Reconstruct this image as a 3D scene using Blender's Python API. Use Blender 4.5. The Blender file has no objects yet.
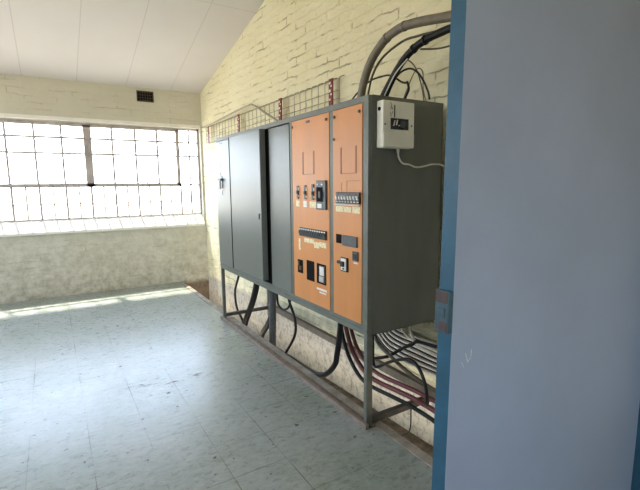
import bpy, bmesh, math, random
from mathutils import Vector, Matrix

random.seed(7)
scene = bpy.context.scene
COL = scene.collection

# ------------------------------------------------------------------ camera
cam_data = bpy.data.cameras.new('camera')
cam = bpy.data.objects.new('camera', cam_data)
COL.objects.link(cam)
cam_data.sensor_fit = 'HORIZONTAL'
cam_data.sensor_width = 36.0
cam_data.lens = 433.845 / 640 * 36.0
cam_data.clip_start = 0.05
_r = Vector((0.8505321, -0.525841, -0.00929511))
_u = Vector((0.08048913, 0.1126824, 0.99036568))
_f = Vector((0.51972748, 0.84308595, -0.13816448))
_m = Matrix((( _r.x, _u.x, -_f.x, 0), (_r.y, _u.y, -_f.y, 0), (_r.z, _u.z, -_f.z, 1.5), (0, 0, 0, 1)))
cam.matrix_world = _m
scene.camera = cam

# ------------------------------------------------------------------ view
vs = scene.view_settings
scene.display_settings.display_device = 'sRGB'
vs.view_transform = 'Standard'
vs.look = 'None'
vs.gamma = 1.0
vs.use_curve_mapping = False
vs.exposure = 1.0
scene.cycles.use_denoising = True
scene.cycles.max_bounces = 10
scene.cycles.diffuse_bounces = 7
scene.cycles.sample_clamp_indirect = 8.0

# ------------------------------------------------------------------ world: hazy bright sky over pale ground
SKY = 6.4
world = bpy.data.worlds.new('daylight')
scene.world = world
world.use_nodes = True
wn = world.node_tree
wn.nodes.clear()
w_out = wn.nodes.new('ShaderNodeOutputWorld')
w_bg = wn.nodes.new('ShaderNodeBackground')
w_tc = wn.nodes.new('ShaderNodeTexCoord')
w_sep = wn.nodes.new('ShaderNodeSeparateXYZ')
w_ramp = wn.nodes.new('ShaderNodeValToRGB')
w_map = wn.nodes.new('ShaderNodeMapRange')
w_map.inputs['From Min'].default_value = -1
w_map.inputs['From Max'].default_value = 1
wn.links.new(w_tc.outputs['Generated'], w_sep.inputs[0])
wn.links.new(w_sep.outputs['Z'], w_map.inputs['Value'])
wn.links.new(w_map.outputs[0], w_ramp.inputs[0])
cr = w_ramp.color_ramp
cr.elements[0].position = 0.0
cr.elements[0].color = (0.50, 0.46, 0.38, 1)
cr.elements[1].position = 1.0
cr.elements[1].color = (0.42, 0.60, 1.0, 1)
for pos, c in ((0.485, (0.55, 0.51, 0.44, 1)), (0.51, (0.80, 0.90, 1.0, 1)), (0.62, (0.68, 0.82, 1.0, 1))):
    e = cr.elements.new(pos)
    e.color = c
wn.links.new(w_ramp.outputs[0], w_bg.inputs['Color'])
w_bg.inputs['Strength'].default_value = SKY
wn.links.new(w_bg.outputs[0], w_out.inputs['Surface'])

# ------------------------------------------------------------------ sun
sun_d = bpy.data.lights.new('sun', 'SUN')
sun = bpy.data.objects.new('sun', sun_d)
COL.objects.link(sun)
sun_d.energy = 10.0
sun_d.angle = math.radians(3.0)
sun_d.color = (1.0, 0.93, 0.80)
SUN_DIR = Vector((0.12, -0.42, -1.0)).normalized()      # light travels this way, steeply in through the back window
sun.rotation_euler = SUN_DIR.to_track_quat('-Z', 'Y').to_euler()
sun.location = (0, 9, 6)


def portal(loc, sx, sy, direction):
    d = bpy.data.lights.new('window_daylight', 'AREA')
    d.shape = 'RECTANGLE'
    d.size, d.size_y = sx, sy
    d.cycles.is_portal = True
    o = bpy.data.objects.new('window_daylight', d)
    COL.objects.link(o)
    o.location = loc
    o.rotation_euler = Vector(direction).to_track_quat('-Z', 'Z').to_euler()


# ------------------------------------------------------------------ mesh helpers
class MB:
    """collects shapes into one mesh"""
    def __init__(self):
        self.bm = bmesh.new()

    def _mat(self, faces, mi, smooth=False):
        for f in faces:
            f.material_index = mi
            f.smooth = smooth

    def box(self, x0, x1, y0, y1, z0, z1, mi=0, bevel=0.0):
        b = bmesh.new()
        vs_ = [b.verts.new((x, y, z)) for x in (x0, x1) for y in (y0, y1) for z in (z0, z1)]
        for q in ((0, 1, 3, 2), (4, 6, 7, 5), (0, 4, 5, 1), (2, 3, 7, 6), (0, 2, 6, 4), (1, 5, 7, 3)):
            b.faces.new([vs_[i] for i in q])
        if bevel:
            bmesh.ops.bevel(b, geom=b.edges[:], offset=bevel, segments=2, affect='EDGES', profile=0.5)
        bmesh.ops.recalc_face_normals(b, faces=b.faces[:])
        self._merge(b, mi)
        return self

    def _merge(self, b, mi, smooth=False, mat=None):
        vmap = {}
        for v in b.verts:
            vmap[v] = self.bm.verts.new(mat @ v.co if mat else v.co)
        for f in b.faces:
            try:
                nf = self.bm.faces.new([vmap[v] for v in f.verts])
            except ValueError:
                continue
            nf.material_index = mi
            nf.smooth = smooth
        b.free()

    def poly(self, pts, vec, mi=0):
        """flat polygon swept along vec"""
        b = bmesh.new()
        v0 = [b.verts.new(p) for p in pts]
        v1 = [b.verts.new(Vector(p) + Vector(vec)) for p in pts]
        b.faces.new(v0)
        b.faces.new(v1[::-1])
        n = len(pts)
        for i in range(n):
            b.faces.new((v0[i], v0[(i + 1) % n], v1[(i + 1) % n], v1[i]))
        bmesh.ops.recalc_face_normals(b, faces=b.faces[:])
        self._merge(b, mi)
        return self

    def cyl(self, p0, p1, r, seg=16, mi=0, r1=None):
        p0, p1 = Vector(p0), Vector(p1)
        return self.rings([(p0, r), (p1, r if r1 is None else r1)], seg, mi)

    def rings(self, stations, seg=12, mi=0):
        pts = [Vector(s[0]) for s in stations]
        t0 = (pts[1] - pts[0]).normalized()
        ref = Vector((0, 0, 1)) if abs(t0.z) < 0.9 else Vector((1, 0, 0))
        nrm = (ref - ref.dot(t0) * t0).normalized()
        loops = []
        for i, (p, r) in enumerate(stations):
            p = Vector(p)
            if i == 0:
                t = t0
            elif i == len(pts) - 1:
                t = (pts[i] - pts[i - 1]).normalized()
            else:
                t = (pts[i + 1] - pts[i - 1]).normalized()
            nrm = (nrm - nrm.dot(t) * t).normalized()
            bn = t.cross(nrm)
            loops.append([self.bm.verts.new(p + r * (math.cos(a) * nrm + math.sin(a) * bn))
                          for a in [2 * math.pi * k / seg for k in range(seg)]])
        for a, b in zip(loops, loops[1:]):
            for k in range(seg):
                f = self.bm.faces.new((a[k], a[(k + 1) % seg], b[(k + 1) % seg], b[k]))
                f.material_index = mi
                f.smooth = True
        for lp, flip in ((loops[0], True), (loops[-1], False)):
            f = self.bm.faces.new(lp[::-1] if flip else lp)
            f.material_index = mi
        return self

    def tube(self, ctrl, r, seg=10, mi=0, steps=8):
        return self.rings([(p, r) for p in smooth_path(ctrl, steps)], seg, mi)

    def build(self, name, mats, parent=None, loc=None):
        me = bpy.data.meshes.new(name)
        bmesh.ops.recalc_face_normals(self.bm, faces=self.bm.faces[:])
        o = bpy.data.objects.new(name, me)
        off = Vector((0, 0, 0))
        if parent is not None:
            off = world_loc(parent)
        org = Vector(loc) if loc is not None else off
        for v in self.bm.verts:
            v.co -= org
        self.bm.to_mesh(me)
        self.bm.free()
        if not isinstance(mats, (list, tuple)):
            mats = [mats]
        for m in mats:
            me.materials.append(m)
        COL.objects.link(o)
        if parent is not None:
            o.parent = parent
        o.location = org - off if parent is not None else org
        return o


def world_loc(o):
    p = Vector(o.location)
    while o.parent:
        o = o.parent
        p += Vector(o.location)
    return p


def smooth_path(ctrl, steps=8):
    P = [Vector(c) for c in ctrl]
    if len(P) < 3:
        return P
    P = [P[0] * 2 - P[1]] + P + [P[-1] * 2 - P[-2]]
    out = []
    for i in range(1, len(P) - 2):
        a, b, c, d = P[i - 1], P[i], P[i + 1], P[i + 2]
        for s in range(steps):
            t = s / steps
            out.append(0.5 * ((2 * b) + (c - a) * t + (2 * a - 5 * b + 4 * c - d) * t * t + (3 * b - a - 3 * c + d) * t ** 3))
    out.append(P[-2])
    return out


def empty(name, loc, label=None, cat=None, group=None):
    o = bpy.data.objects.new(name, None)
    COL.objects.link(o)
    o.location = loc
    o.empty_display_size = 0.1
    if label:
        tag(o, label, cat, group)
    return o


def tag(o, label, cat, group=None):
    o['label'] = label
    o['category'] = cat
    if group:
        o['group'] = group
    return o


def structure(o):
    o['kind'] = 'structure'
    return o


# ------------------------------------------------------------------ materials
def base_mat(name, color, rough=0.5, metal=0.0, spec=0.5):
    m = bpy.data.materials.new(name)
    m.use_nodes = True
    b = m.node_tree.nodes['Principled BSDF']
    b.inputs['Base Color'].default_value = (*color, 1)
    b.inputs['Roughness'].default_value = rough
    b.inputs['Metallic'].default_value = metal
    b.inputs['Specular IOR Level'].default_value = spec
    return m, m.node_tree.nodes, m.node_tree.links, b


def noise(N, L, scale, detail=4, vec=None, rough=0.6, dist=0.0):
    n = N.new('ShaderNodeTexNoise')
    n.inputs['Scale'].default_value = scale
    n.inputs['Detail'].default_value = detail
    n.inputs['Roughness'].default_value = rough
    n.inputs['Distortion'].default_value = dist
    if vec is not None:
        L.new(vec, n.inputs['Vector'])
    return n


def ramp(N, L, src, p0, p1, c0=(0, 0, 0, 1), c1=(1, 1, 1, 1)):
    r = N.new('ShaderNodeValToRGB')
    r.color_ramp.elements[0].position = p0
    r.color_ramp.elements[1].position = p1
    r.color_ramp.elements[0].color = c0
    r.color_ramp.elements[1].color = c1
    L.new(src, r.inputs[0])
    return r


def mix(N, L, fac, a, b, mode='MIX'):
    m = N.new('ShaderNodeMix')
    m.data_type = 'RGBA'
    m.blend_type = mode
    for sock, v in ((m.inputs[0], fac), (m.inputs[6], a), (m.inputs[7], b)):
        if hasattr(v, 'is_output') or isinstance(v, bpy.types.NodeSocket):
            L.new(v, sock)
        elif isinstance(v, (int, float)):
            sock.default_value = v
        else:
            sock.default_value = (*v, 1)
    return m.outputs[2]


def math_node(N, L, op, a, b=None):
    m = N.new('ShaderNodeMath')
    m.operation = op
    for i, v in enumerate((a, b)):
        if v is None:
            continue
        if isinstance(v, (int, float)):
            m.inputs[i].default_value = v
        else:
            L.new(v, m.inputs[i])
    return m.outputs[0]


def position(N):
    return N.new('ShaderNodeNewGeometry').outputs['Position']


def paint(name, color, rough=0.45, var=0.18, scale=6.0, bump=0.03, dirt=None, spec=0.5, streak=False):
    """painted or plastic surface with slight wear"""
    m, N, L, b = base_mat(name, color, rough, 0, spec)
    pos = position(N)
    if streak:
        mp = N.new('ShaderNodeMapping')
        mp.inputs['Scale'].default_value = (1, 1, 0.25)
        L.new(pos, mp.inputs[0])
        pos = mp.outputs[0]
    n1 = noise(N, L, scale, 6, pos)
    n2 = noise(N, L, scale * 9, 4, pos)
    dark = tuple(c * (1 - var) for c in color)
    light = tuple(min(1, c * (1 + var)) for c in color)
    c = mix(N, L, ramp(N, L, n1.outputs[0], 0.35, 0.65).outputs[0], dark, light)
    if dirt:
        k = ramp(N, L, n2.outputs[0], 0.60, 0.72)
        c = mix(N, L, k.outputs[0], c, dirt)
    L.new(c, b.inputs['Base Color'])
    rr = N.new('ShaderNodeMapRange')
    rr.inputs['To Min'].default_value = max(0.05, rough - 0.1)
    rr.inputs['To Max'].default_value = min(1, rough + 0.12)
    L.new(n1.outputs[0], rr.inputs['Value'])
    L.new(rr.outputs[0], b.inputs['Roughness'])
    if bump:
        bp = N.new('ShaderNodeBump')
        bp.inputs['Strength'].default_value = bump
        bp.inputs['Distance'].default_value = 0.01
        L.new(n2.outputs[0], bp.inputs['Height'])
        L.new(bp.outputs[0], b.inputs['Normal'])
    return m


def brick_wall(name, axis, color, light, joint, low=None, foot=None, bump=0.9, joint_lo=0.53, joint_hi=0.60):
    """painted brickwork; axis is the world axis that runs along the wall"""
    m, N, L, b = base_mat(name, color, 0.72, 0, 0.3)
    pos = position(N)
    sp = N.new('ShaderNodeSeparateXYZ')
    L.new(pos, sp.inputs[0])
    nd = noise(N, L, 5, 4, pos)
    wob = math_node(N, L, 'MULTIPLY', math_node(N, L, 'SUBTRACT', nd.outputs[0], 0.5), 0.08)
    cb = N.new('ShaderNodeCombineXYZ')
    L.new(sp.outputs['Y' if axis == 'y' else 'X'], cb.inputs[0])
    L.new(math_node(N, L, 'ADD', sp.outputs['Z'], wob), cb.inputs[1])
    br = N.new('ShaderNodeTexBrick')
    br.inputs['Scale'].default_value = 1.0
    br.inputs['Mortar Size'].default_value = 0.008
    br.inputs['Mortar Smooth'].default_value = 0.6
    br.inputs['Brick Width'].default_value = 0.36
    br.inputs['Row Height'].default_value = 0.086
    br.inputs['Color1'].default_value = (0.25, 0.25, 0.25, 1)
    br.inputs['Color2'].default_value = (0.8, 0.8, 0.8, 1)
    L.new(cb.outputs[0], br.inputs['Vector'])
    mortar = br.outputs['Fac']
    # long patches where the joints were painted over
    mp = N.new('ShaderNodeMapping')
    mp.inputs['Scale'].default_value = (1, 1, 2.6)
    L.new(pos, mp.inputs[0])
    patch = noise(N, L, 2.6, 5, mp.outputs[0], 0.7)
    pm = ramp(N, L, patch.outputs[0], joint_lo, joint_hi)
    jm = math_node(N, L, 'MULTIPLY', mortar, pm.outputs[0])
    big = noise(N, L, 1.4, 5, pos)
    c = mix(N, L, ramp(N, L, big.outputs[0], 0.35, 0.7).outputs[0], color, light)
    c = mix(N, L, math_node(N, L, 'MULTIPLY', br.outputs['Color'], 0.10), c, tuple(x * 0.72 for x in color))
    fine = noise(N, L, 38, 5, pos)
    speck = ramp(N, L, fine.outputs[0], 0.63, 0.74)
    c = mix(N, L, math_node(N, L, 'MULTIPLY', speck.outputs[0], 0.45), c, tuple(x * 0.55 for x in color))
    c = mix(N, L, math_node(N, L, 'MULTIPLY', mortar, 0.03), c, joint)
    c = mix(N, L, math_node(N, L, 'MULTIPLY', jm, 0.52), c, joint)
    if low:
        # splashed dirt and flaking towards the foot of the wall
        z0, z1, dcol = low
        mr = N.new('ShaderNodeMapRange')
        mr.inputs['From Min'].default_value = z1
        mr.inputs['From Max'].default_value = z0
        L.new(sp.outputs['Z'], mr.inputs['Value'])
        dn = noise(N, L, 9, 8, pos, 0.75)
        k = math_node(N, L, 'MULTIPLY', mr.outputs[0], ramp(N, L, dn.outputs[0], 0.40, 0.62).outputs[0])
        c = mix(N, L, k, c, dcol)
    if foot:
        # bare limewashed footing with dark streaks below the painted bricks
        zf, fcol, fdark = foot
        st = N.new('ShaderNodeMapping')
        st.inputs['Scale'].default_value = (1, 1, 0.75)
        L.new(pos, st.inputs[0])
        sn = noise(N, L, 22, 8, st.outputs[0], 0.75)
        fc = mix(N, L, ramp(N, L, sn.outputs[0], 0.48, 0.68).outputs[0], fcol, fdark)
        edge = N.new('ShaderNodeMapRange')
        edge.inputs['From Min'].default_value = zf + 0.03
        edge.inputs['From Max'].default_value = zf - 0.03
        L.new(math_node(N, L, 'ADD', sp.outputs['Z'], wob), edge.inputs['Value'])
        c = mix(N, L, edge.outputs[0], c, fc)
    L.new(c, b.inputs['Base Color'])
    relief = math_node(N, L, 'ADD', math_node(N, L, 'MULTIPLY', jm, 0.75), math_node(N, L, 'MULTIPLY', mortar, 0.10))
    lump_map = N.new('ShaderNodeMapping')
    lump_map.inputs['Scale'].default_value = (1, 1, 2.2)
    L.new(pos, lump_map.inputs[0])
    lump = noise(N, L, 7, 4, lump_map.outputs[0], 0.6)
    if foot:
        inv = math_node(N, L, 'SUBTRACT', 1.0, edge.outputs[0])
        relief = math_node(N, L, 'MULTIPLY', relief, inv)
    h = math_node(N, L, 'SUBTRACT', math_node(N, L, 'MULTIPLY', fine.outputs[0], 0.40), relief)
    h = math_node(N, L, 'ADD', h, math_node(N, L, 'MULTIPLY', br.outputs['Color'], 0.25))
    h = math_node(N, L, 'ADD', h, math_node(N, L, 'MULTIPLY', lump.outputs[0], 1.7))
    bp = N.new('ShaderNodeBump')
    bp.inputs['Strength'].default_value = bump
    bp.inputs['Distance'].default_value = 0.014
    L.new(h, bp.inputs['Height'])
    L.new(bp.outputs[0], b.inputs['Normal'])
    return m


def floor_tiles():
    m, N, L, b = base_mat('vinyl_floor_tiles', (0.4, 0.45, 0.42), 0.3, 0, 0.5)
    pos = position(N)
    mp = N.new('ShaderNodeMapping')
    mp.inputs['Location'].default_value = (-0.387 + 0.305 * 20, -1.70 + 0.29 * 20, 0)
    L.new(pos, mp.inputs[0])
    br = N.new('ShaderNodeTexBrick')
    br.offset = 0.0
    br.squash = 1.0
    br.inputs['Scale'].default_value = 1.0
    br.inputs['Brick Width'].default_value = 0.305
    br.inputs['Row Height'].default_value = 0.29
    br.inputs['Mortar Size'].default_value = 0.003
    br.inputs['Mortar Smooth'].default_value = 0.3
    br.inputs['Color1'].default_value = (0.30, 0.30, 0.30, 1)
    br.inputs['Color2'].default_value = (0.75, 0.75, 0.75, 1)
    L.new(mp.outputs[0], br.inputs['Vector'])
    base = mix(N, L, br.outputs['Color'], (0.215, 0.248, 0.200), (0.245, 0.278, 0.232))
    cloud = noise(N, L, 2.2, 6, pos, 0.65)
    base = mix(N, L, ramp(N, L, cloud.outputs[0], 0.38, 0.68).outputs[0], base, (0.32, 0.338, 0.315))
    # scuffs, stretched across the walking direction
    sm = N.new('ShaderNodeMapping')
    sm.inputs['Scale'].default_value = (1.0, 2.0, 1)
    sm.inputs['Rotation'].default_value = (0, 0, 0.5)
    L.new(pos, sm.inputs[0])
    sc = noise(N, L, 15, 9, sm.outputs[0], 0.80, 0.6)
    scuff = ramp(N, L, sc.outputs[0], 0.50, 0.60)
    base = mix(N, L, math_node(N, L, 'MULTIPLY', scuff.outputs[0], 0.20), base, (0.56, 0.575, 0.59))
    dk = noise(N, L, 7, 9, sm.outputs[0], 0.8, 0.6)
    dark = ramp(N, L, dk.outputs[0], 0.56, 0.64)
    base = mix(N, L, math_node(N, L, 'MULTIPLY', dark.outputs[0], 0.38), base, (0.14, 0.13, 0.10))
    sp = noise(N, L, 17, 2, pos, 0.5)
    spots = ramp(N, L, sp.outputs[0], 0.69, 0.73)
    base = mix(N, L, math_node(N, L, 'MULTIPLY', spots.outputs[0], 0.85), base, (0.07, 0.065, 0.05))
    seam_n = noise(N, L, 1.7, 3, pos)
    seam = math_node(N, L, 'MULTIPLY', br.outputs['Fac'], ramp(N, L, seam_n.outputs[0], 0.42, 0.66).outputs[0])
    base = mix(N, L, math_node(N, L, 'MULTIPLY', seam, 0.9), base, (0.07, 0.06, 0.045))
    # a chipped, dirty corner where four tiles meet
    cm = N.new('ShaderNodeMapping')
    cm.inputs['Location'].default_value = (-0.66, -3.34 * 3.0, 0)
    cm.inputs['Scale'].default_value = (1, 3.0, 1)
    L.new(pos, cm.inputs[0])
    vd = N.new('ShaderNodeVectorMath')
    vd.operation = 'LENGTH'
    L.new(cm.outputs[0], vd.inputs[0])
    near = N.new('ShaderNodeMapRange')
    near.inputs['From Min'].default_value = 0.42
    near.inputs['From Max'].default_value = 0.05
    L.new(vd.outputs['Value'], near.inputs['Value'])
    cn = noise(N, L, 7, 6, cm.outputs[0], 0.7, 1.0)
    chip = math_node(N, L, 'MULTIPLY', ramp(N, L, near.outputs[0], 0.0, 0.5).outputs[0], ramp(N, L, cn.outputs[0], 0.54, 0.60).outputs[0])
    base = mix(N, L, math_node(N, L, 'MULTIPLY', chip, 0.85), base, (0.085, 0.065, 0.05))
    # dirt and open seams have lost the polish
    matt = math_node(N, L, 'MAXIMUM', math_node(N, L, 'MAXIMUM', chip, math_node(N, L, 'MULTIPLY', seam, 0.9)),
                     math_node(N, L, 'MAXIMUM', math_node(N, L, 'MULTIPLY', dark.outputs[0], 0.25), spots.outputs[0]))
    L.new(math_node(N, L, 'MULTIPLY', math_node(N, L, 'SUBTRACT', 1.0, matt), 0.62), b.inputs['Specular IOR Level'])
    L.new(base, b.inputs['Base Color'])
    rr = N.new('ShaderNodeMapRange')
    rr.inputs['To Min'].default_value = 0.16
    rr.inputs['To Max'].default_value = 0.42
    L.new(sc.outputs[0], rr.inputs['Value'])
    L.new(rr.outputs[0], b.inputs['Roughness'])
    bp = N.new('ShaderNodeBump')
    bp.inputs['Strength'].default_value = 0.10
    bp.inputs['Distance'].default_value = 0.004
    hh = math_node(N, L, 'SUBTRACT', math_node(N, L, 'MULTIPLY', sc.outputs[0], 0.8), br.outputs['Fac'])
    L.new(hh, bp.inputs['Height'])
    L.new(bp.outputs[0], b.inputs['Normal'])
    return m


def ceiling_board():
    m, N, L, b = base_mat('painted_ceiling_board', (0.66, 0.62, 0.58), 0.7, 0, 0.3)
    pos = position(N)
    mp = N.new('ShaderNodeMapping')
    mp.inputs['Location'].default_value = (-1.64 + 0.61 * 20, -4.83 + 2.4 * 10, 0)
    L.new(pos, mp.inputs[0])
    br = N.new('ShaderNodeTexBrick')
    br.offset = 0.0
    br.inputs['Scale'].default_value = 1.0
    br.inputs['Brick Width'].default_value = 0.61
    br.inputs['Row Height'].default_value = 2.4
    br.inputs['Mortar Size'].default_value = 0.006
    br.inputs['Mortar Smooth'].default_value = 0.5
    br.inputs['Color1'].default_value = (0.3, 0.3, 0.3, 1)
    br.inputs['Color2'].default_value = (0.7, 0.7, 0.7, 1)
    L.new(mp.outputs[0], br.inputs['Vector'])
    n = noise(N, L, 1.3, 5, pos)
    c = mix(N, L, n.outputs[0], (0.64, 0.60, 0.585), (0.74, 0.71, 0.70))
    c = mix(N, L, math_node(N, L, 'MULTIPLY', br.outputs['Fac'], 0.35), c, (0.34, 0.31, 0.29))
    L.new(c, b.inputs['Base Color'])
    bp = N.new('ShaderNodeBump')
    bp.inputs['Strength'].default_value = 0.25
    bp.inputs['Distance'].default_value = 0.006
    L.new(math_node(N, L, 'MULTIPLY', br.outputs['Fac'], -1.0), bp.inputs['Height'])
    L.new(bp.outputs[0], b.inputs['Normal'])
    return m


def glass_mat():
    m = bpy.data.materials.new('window_glass')
    m.use_nodes = True
    N, L = m.node_tree.nodes, m.node_tree.links
    N.clear()
    out = N.new('ShaderNodeOutputMaterial')
    t = N.new('ShaderNodeBsdfTransparent')
    g = N.new('ShaderNodeBsdfGlossy')
    g.inputs['Roughness'].default_value = 0.02
    mx = N.new('ShaderNodeMixShader')
    mx.inputs[0].default_value = 0.06
    L.new(t.outputs[0], mx.inputs[1])
    L.new(g.outputs[0], mx.inputs[2])
    L.new(mx.outputs[0], out.inputs[0])
    return m


M_floor = floor_tiles()
M_ceil = ceiling_board()
M_wall_right = brick_wall('cream_painted_brick', 'y', (0.76, 0.705, 0.47), (0.83, 0.785, 0.57), (0.20, 0.165, 0.085),
                          low=(-0.3, 0.55, (0.30, 0.26, 0.19)), foot=(0.06, (0.46, 0.43, 0.365), (0.17, 0.145, 0.115)))
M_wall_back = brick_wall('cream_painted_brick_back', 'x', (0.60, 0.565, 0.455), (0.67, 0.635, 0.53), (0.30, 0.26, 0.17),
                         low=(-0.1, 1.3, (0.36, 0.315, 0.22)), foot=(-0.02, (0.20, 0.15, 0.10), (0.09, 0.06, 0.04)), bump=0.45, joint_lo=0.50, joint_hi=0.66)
M_plaster = paint('cream_plaster', (0.66, 0.61, 0.45), 0.75, 0.06, 2.0, 0.05)
M_sill = paint('white_sill_paint', (0.80, 0.77, 0.70), 0.5, 0.06, 5, 0.04)
M_steel_window = paint('grey_window_steel', (0.42, 0.375, 0.35), 0.5, 0.2, 9, 0.03)
M_glass = glass_mat()
M_grey = paint('grey_green_cabinet_paint', (0.140, 0.148, 0.130), 0.31, 0.06, 16, 0.03)
M_side = paint('grey_green_side_sheet', (0.125, 0.130, 0.112), 0.45, 0.14, 5, 0.03, streak=True)
M_edge = paint('grey_green_frame_paint', (0.132, 0.140, 0.116), 0.42, 0.15, 12, 0.03, dirt=(0.10, 0.085, 0.06))
M_orange = paint('orange_panel_paint', (0.61, 0.240, 0.068), 0.42, 0.07, 5, 0.015, streak=True)
M_orange_edge = paint('pressed_orange_groove', (0.33, 0.105, 0.035), 0.5, 0.1, 20, 0)
M_black = paint('black_plastic', (0.013, 0.013, 0.014), 0.35, 0.2, 20, 0)
M_void = paint('black_cutout', (0.006, 0.006, 0.006), 0.8, 0.1, 20, 0, spec=0.1)
M_darkgrey = paint('dark_grey_plastic', (0.07, 0.075, 0.08), 0.4, 0.2, 30, 0)
M_white = paint('white_plastic', (0.70, 0.68, 0.62), 0.4, 0.05, 8, 0.01)
M_offwhite = paint('cream_enclosure_plastic', (0.83, 0.80, 0.69), 0.42, 0.05, 8, 0.01)
M_labelpaper = paint('yellowed_label_tape', (0.76, 0.64, 0.38), 0.6, 0.22, 60, 0)
M_labelwhite = paint('white_label', (0.75, 0.72, 0.66), 0.5, 0.08, 40, 0)
M_screw = paint('dull_brown_screw', (0.10, 0.055, 0.025), 0.45, 0.2, 60, 0)
M_blue = paint('navy_display_glass', (0.012, 0.012, 0.035), 0.12, 0.2, 30, 0)
M_teal = paint('teal_door_edge_paint', (0.022, 0.090, 0.150), 0.45, 0.16, 10, 0.06, dirt=(0.04, 0.085, 0.12))
M_door = paint('blue_grey_door_face', (0.27, 0.305, 0.385), 0.42, 0.05, 3, 0.02)  # door face set lighter and greyer than its teal edge
M_rust_and_gap_shade = paint('rusty_steel_and_gap_shade', (0.060, 0.034, 0.030), 0.6, 0.4, 30, 0.15, dirt=(0.04, 0.025, 0.02))
M_rail = paint('dusty_brown_angle_iron', (0.24, 0.19, 0.155), 0.65, 0.3, 14, 0.1, dirt=(0.08, 0.055, 0.045))
M_siderail = paint('dark_olive_steel', (0.06, 0.055, 0.045), 0.6, 0.3, 20, 0.1, dirt=(0.035, 0.028, 0.02))
M_backrail = paint('dull_olive_brown_steel', (0.105, 0.09, 0.072), 0.6, 0.25, 14, 0.1, dirt=(0.06, 0.045, 0.035))
M_lock = paint('worn_teal_and_rust', (0.035, 0.075, 0.10), 0.5, 0.2, 25, 0.1, dirt=(0.05, 0.03, 0.03))
M_kerb = paint('dusty_concrete', (0.31, 0.27, 0.22), 0.85, 0.3, 10, 0.2, dirt=(0.09, 0.07, 0.055))
M_dirt = paint('brown_dust_and_rubble', (0.17, 0.125, 0.085), 0.95, 0.45, 14, 0.5, dirt=(0.06, 0.04, 0.03))
M_cable = paint('black_cable_sheath', (0.010, 0.0095, 0.0095), 0.5, 0.2, 20, 0, spec=0.3)
M_conduit = paint('dusty_grey_brown_sheath', (0.17, 0.145, 0.105), 0.5, 0.2, 14, 0.03)
M_cablegrey = paint('pale_grey_cable_sheath', (0.56, 0.52, 0.44), 0.5, 0.15, 14, 0)
M_maroon = paint('maroon_cable_sheath', (0.13, 0.022, 0.025), 0.4, 0.15, 20, 0)
M_red = paint('red_tag_plastic', (0.17, 0.012, 0.011), 0.45, 0.15, 30, 0)
M_wire = paint('galvanised_wire', (0.27, 0.24, 0.17), 0.45, 0.2, 30, 0)
M_brownwire = paint('brown_insulated_wire', (0.085, 0.062, 0.04), 0.5, 0.2, 30, 0)
M_vent = paint('brown_vent_brick', (0.06, 0.04, 0.03), 0.8, 0.2, 30, 0.1)
M_chalk = paint('chalky_scratch', (0.62, 0.62, 0.62), 0.9, 0.1, 30, 0)

# ------------------------------------------------------------------ room shell
XL, YB = -3.0, 6.849
Z_EAVE, SLOPE, Y_RIDGE = 2.887, 0.2666, 2.6


def xw(y):                      # inner face of the right wall, not quite square to the back wall
    return 2.084 + 0.035 * (6.85 - y)


def zc(y):                      # underside of the raked ceiling
    return Z_EAVE + SLOPE * (6.894 - y) if y >= Y_RIDGE else zc(Y_RIDGE) - SLOPE * (Y_RIDGE - y)


X_SLAB = 1.665                  # edge of the tiled slab beside the cable trench
fl = MB()
fl.box(XL - 0.2, X_SLAB, 0.6, YB + 0.1, -0.25, 0.0)
fl.box(X_SLAB, 2.6, 0.6, 1.15, -0.25, 0.0)
structure(fl.build('floor', M_floor))
fl = MB().box(XL - 0.2, 2.6, -2.6, 0.6, -0.25, 0.0)
structure(fl.build('floor', M_floor)).name = 'floor_entry'

tr = MB()
tr.box(X_SLAB, 2.45, 1.15, YB + 0.1, -0.60, -0.42)
structure(tr.build('floor_trench', M_dirt))
kb = MB()
kb.poly([(X_SLAB - 0.055, 1.15, 0.0), (X_SLAB - 0.055, YB - 0.28, 0.0), (X_SLAB + 0.006, YB - 0.28, 0.0), (X_SLAB + 0.006, 1.15, 0.0)], (0, 0, 0.008))
structure(kb.build('trim_1', M_kerb))

w = MB()
ys = [0.9, Y_RIDGE, YB + 0.3]
w.poly([(xw(y), y, zc(y) + 0.1) for y in ys] + [(xw(ys[-1]), ys[-1], -0.6), (xw(ys[0]), ys[0], -0.6)], (0.25, 0, 0))
structure(w.build('wall_right', M_wall_right))

# back wall with two window openings
WX0, WX1, WZ0, WZ1 = -1.06, 2.055, 0.905, 2.42
VX0, VX1 = -2.6, -1.5
w = MB()
T = 0.24
for x0, x1, z0, z1 in ((XL - 0.2, VX0, -0.3, 3.1), (VX1, WX0, -0.3, 3.1), (WX1, 2.4, -0.6, 3.1),
                       (VX0, VX1, -0.3, WZ0), (VX0, VX1, WZ1, 3.1), (WX0, WX1, -0.6, WZ0), (WX0, WX1, WZ1, 3.1)):
    w.box(x0, x1, YB, YB + T, z0, z1)
structure(w.build('wall_back', M_wall_back))

# left wall with two windows (outside the photograph)
w = MB()
LW = ((1.9, 3.7), (4.3, 6.3))
LZ0, LZ1 = 1.20, 2.80
segs = [(0.6, LW[0][0]), (LW[0][1], LW[1][0]), (LW[1][1], YB + 0.3)]
for a, b in segs:
    w.box(XL - T, XL, a, b, -0.25, 4.2)
for a, b in LW:
    w.box(XL - T, XL, a, b, -0.25, LZ0)
    w.box(XL - T, XL, a, b, LZ1, 4.3)
structure(w.build('wall_left', M_plaster))

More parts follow.
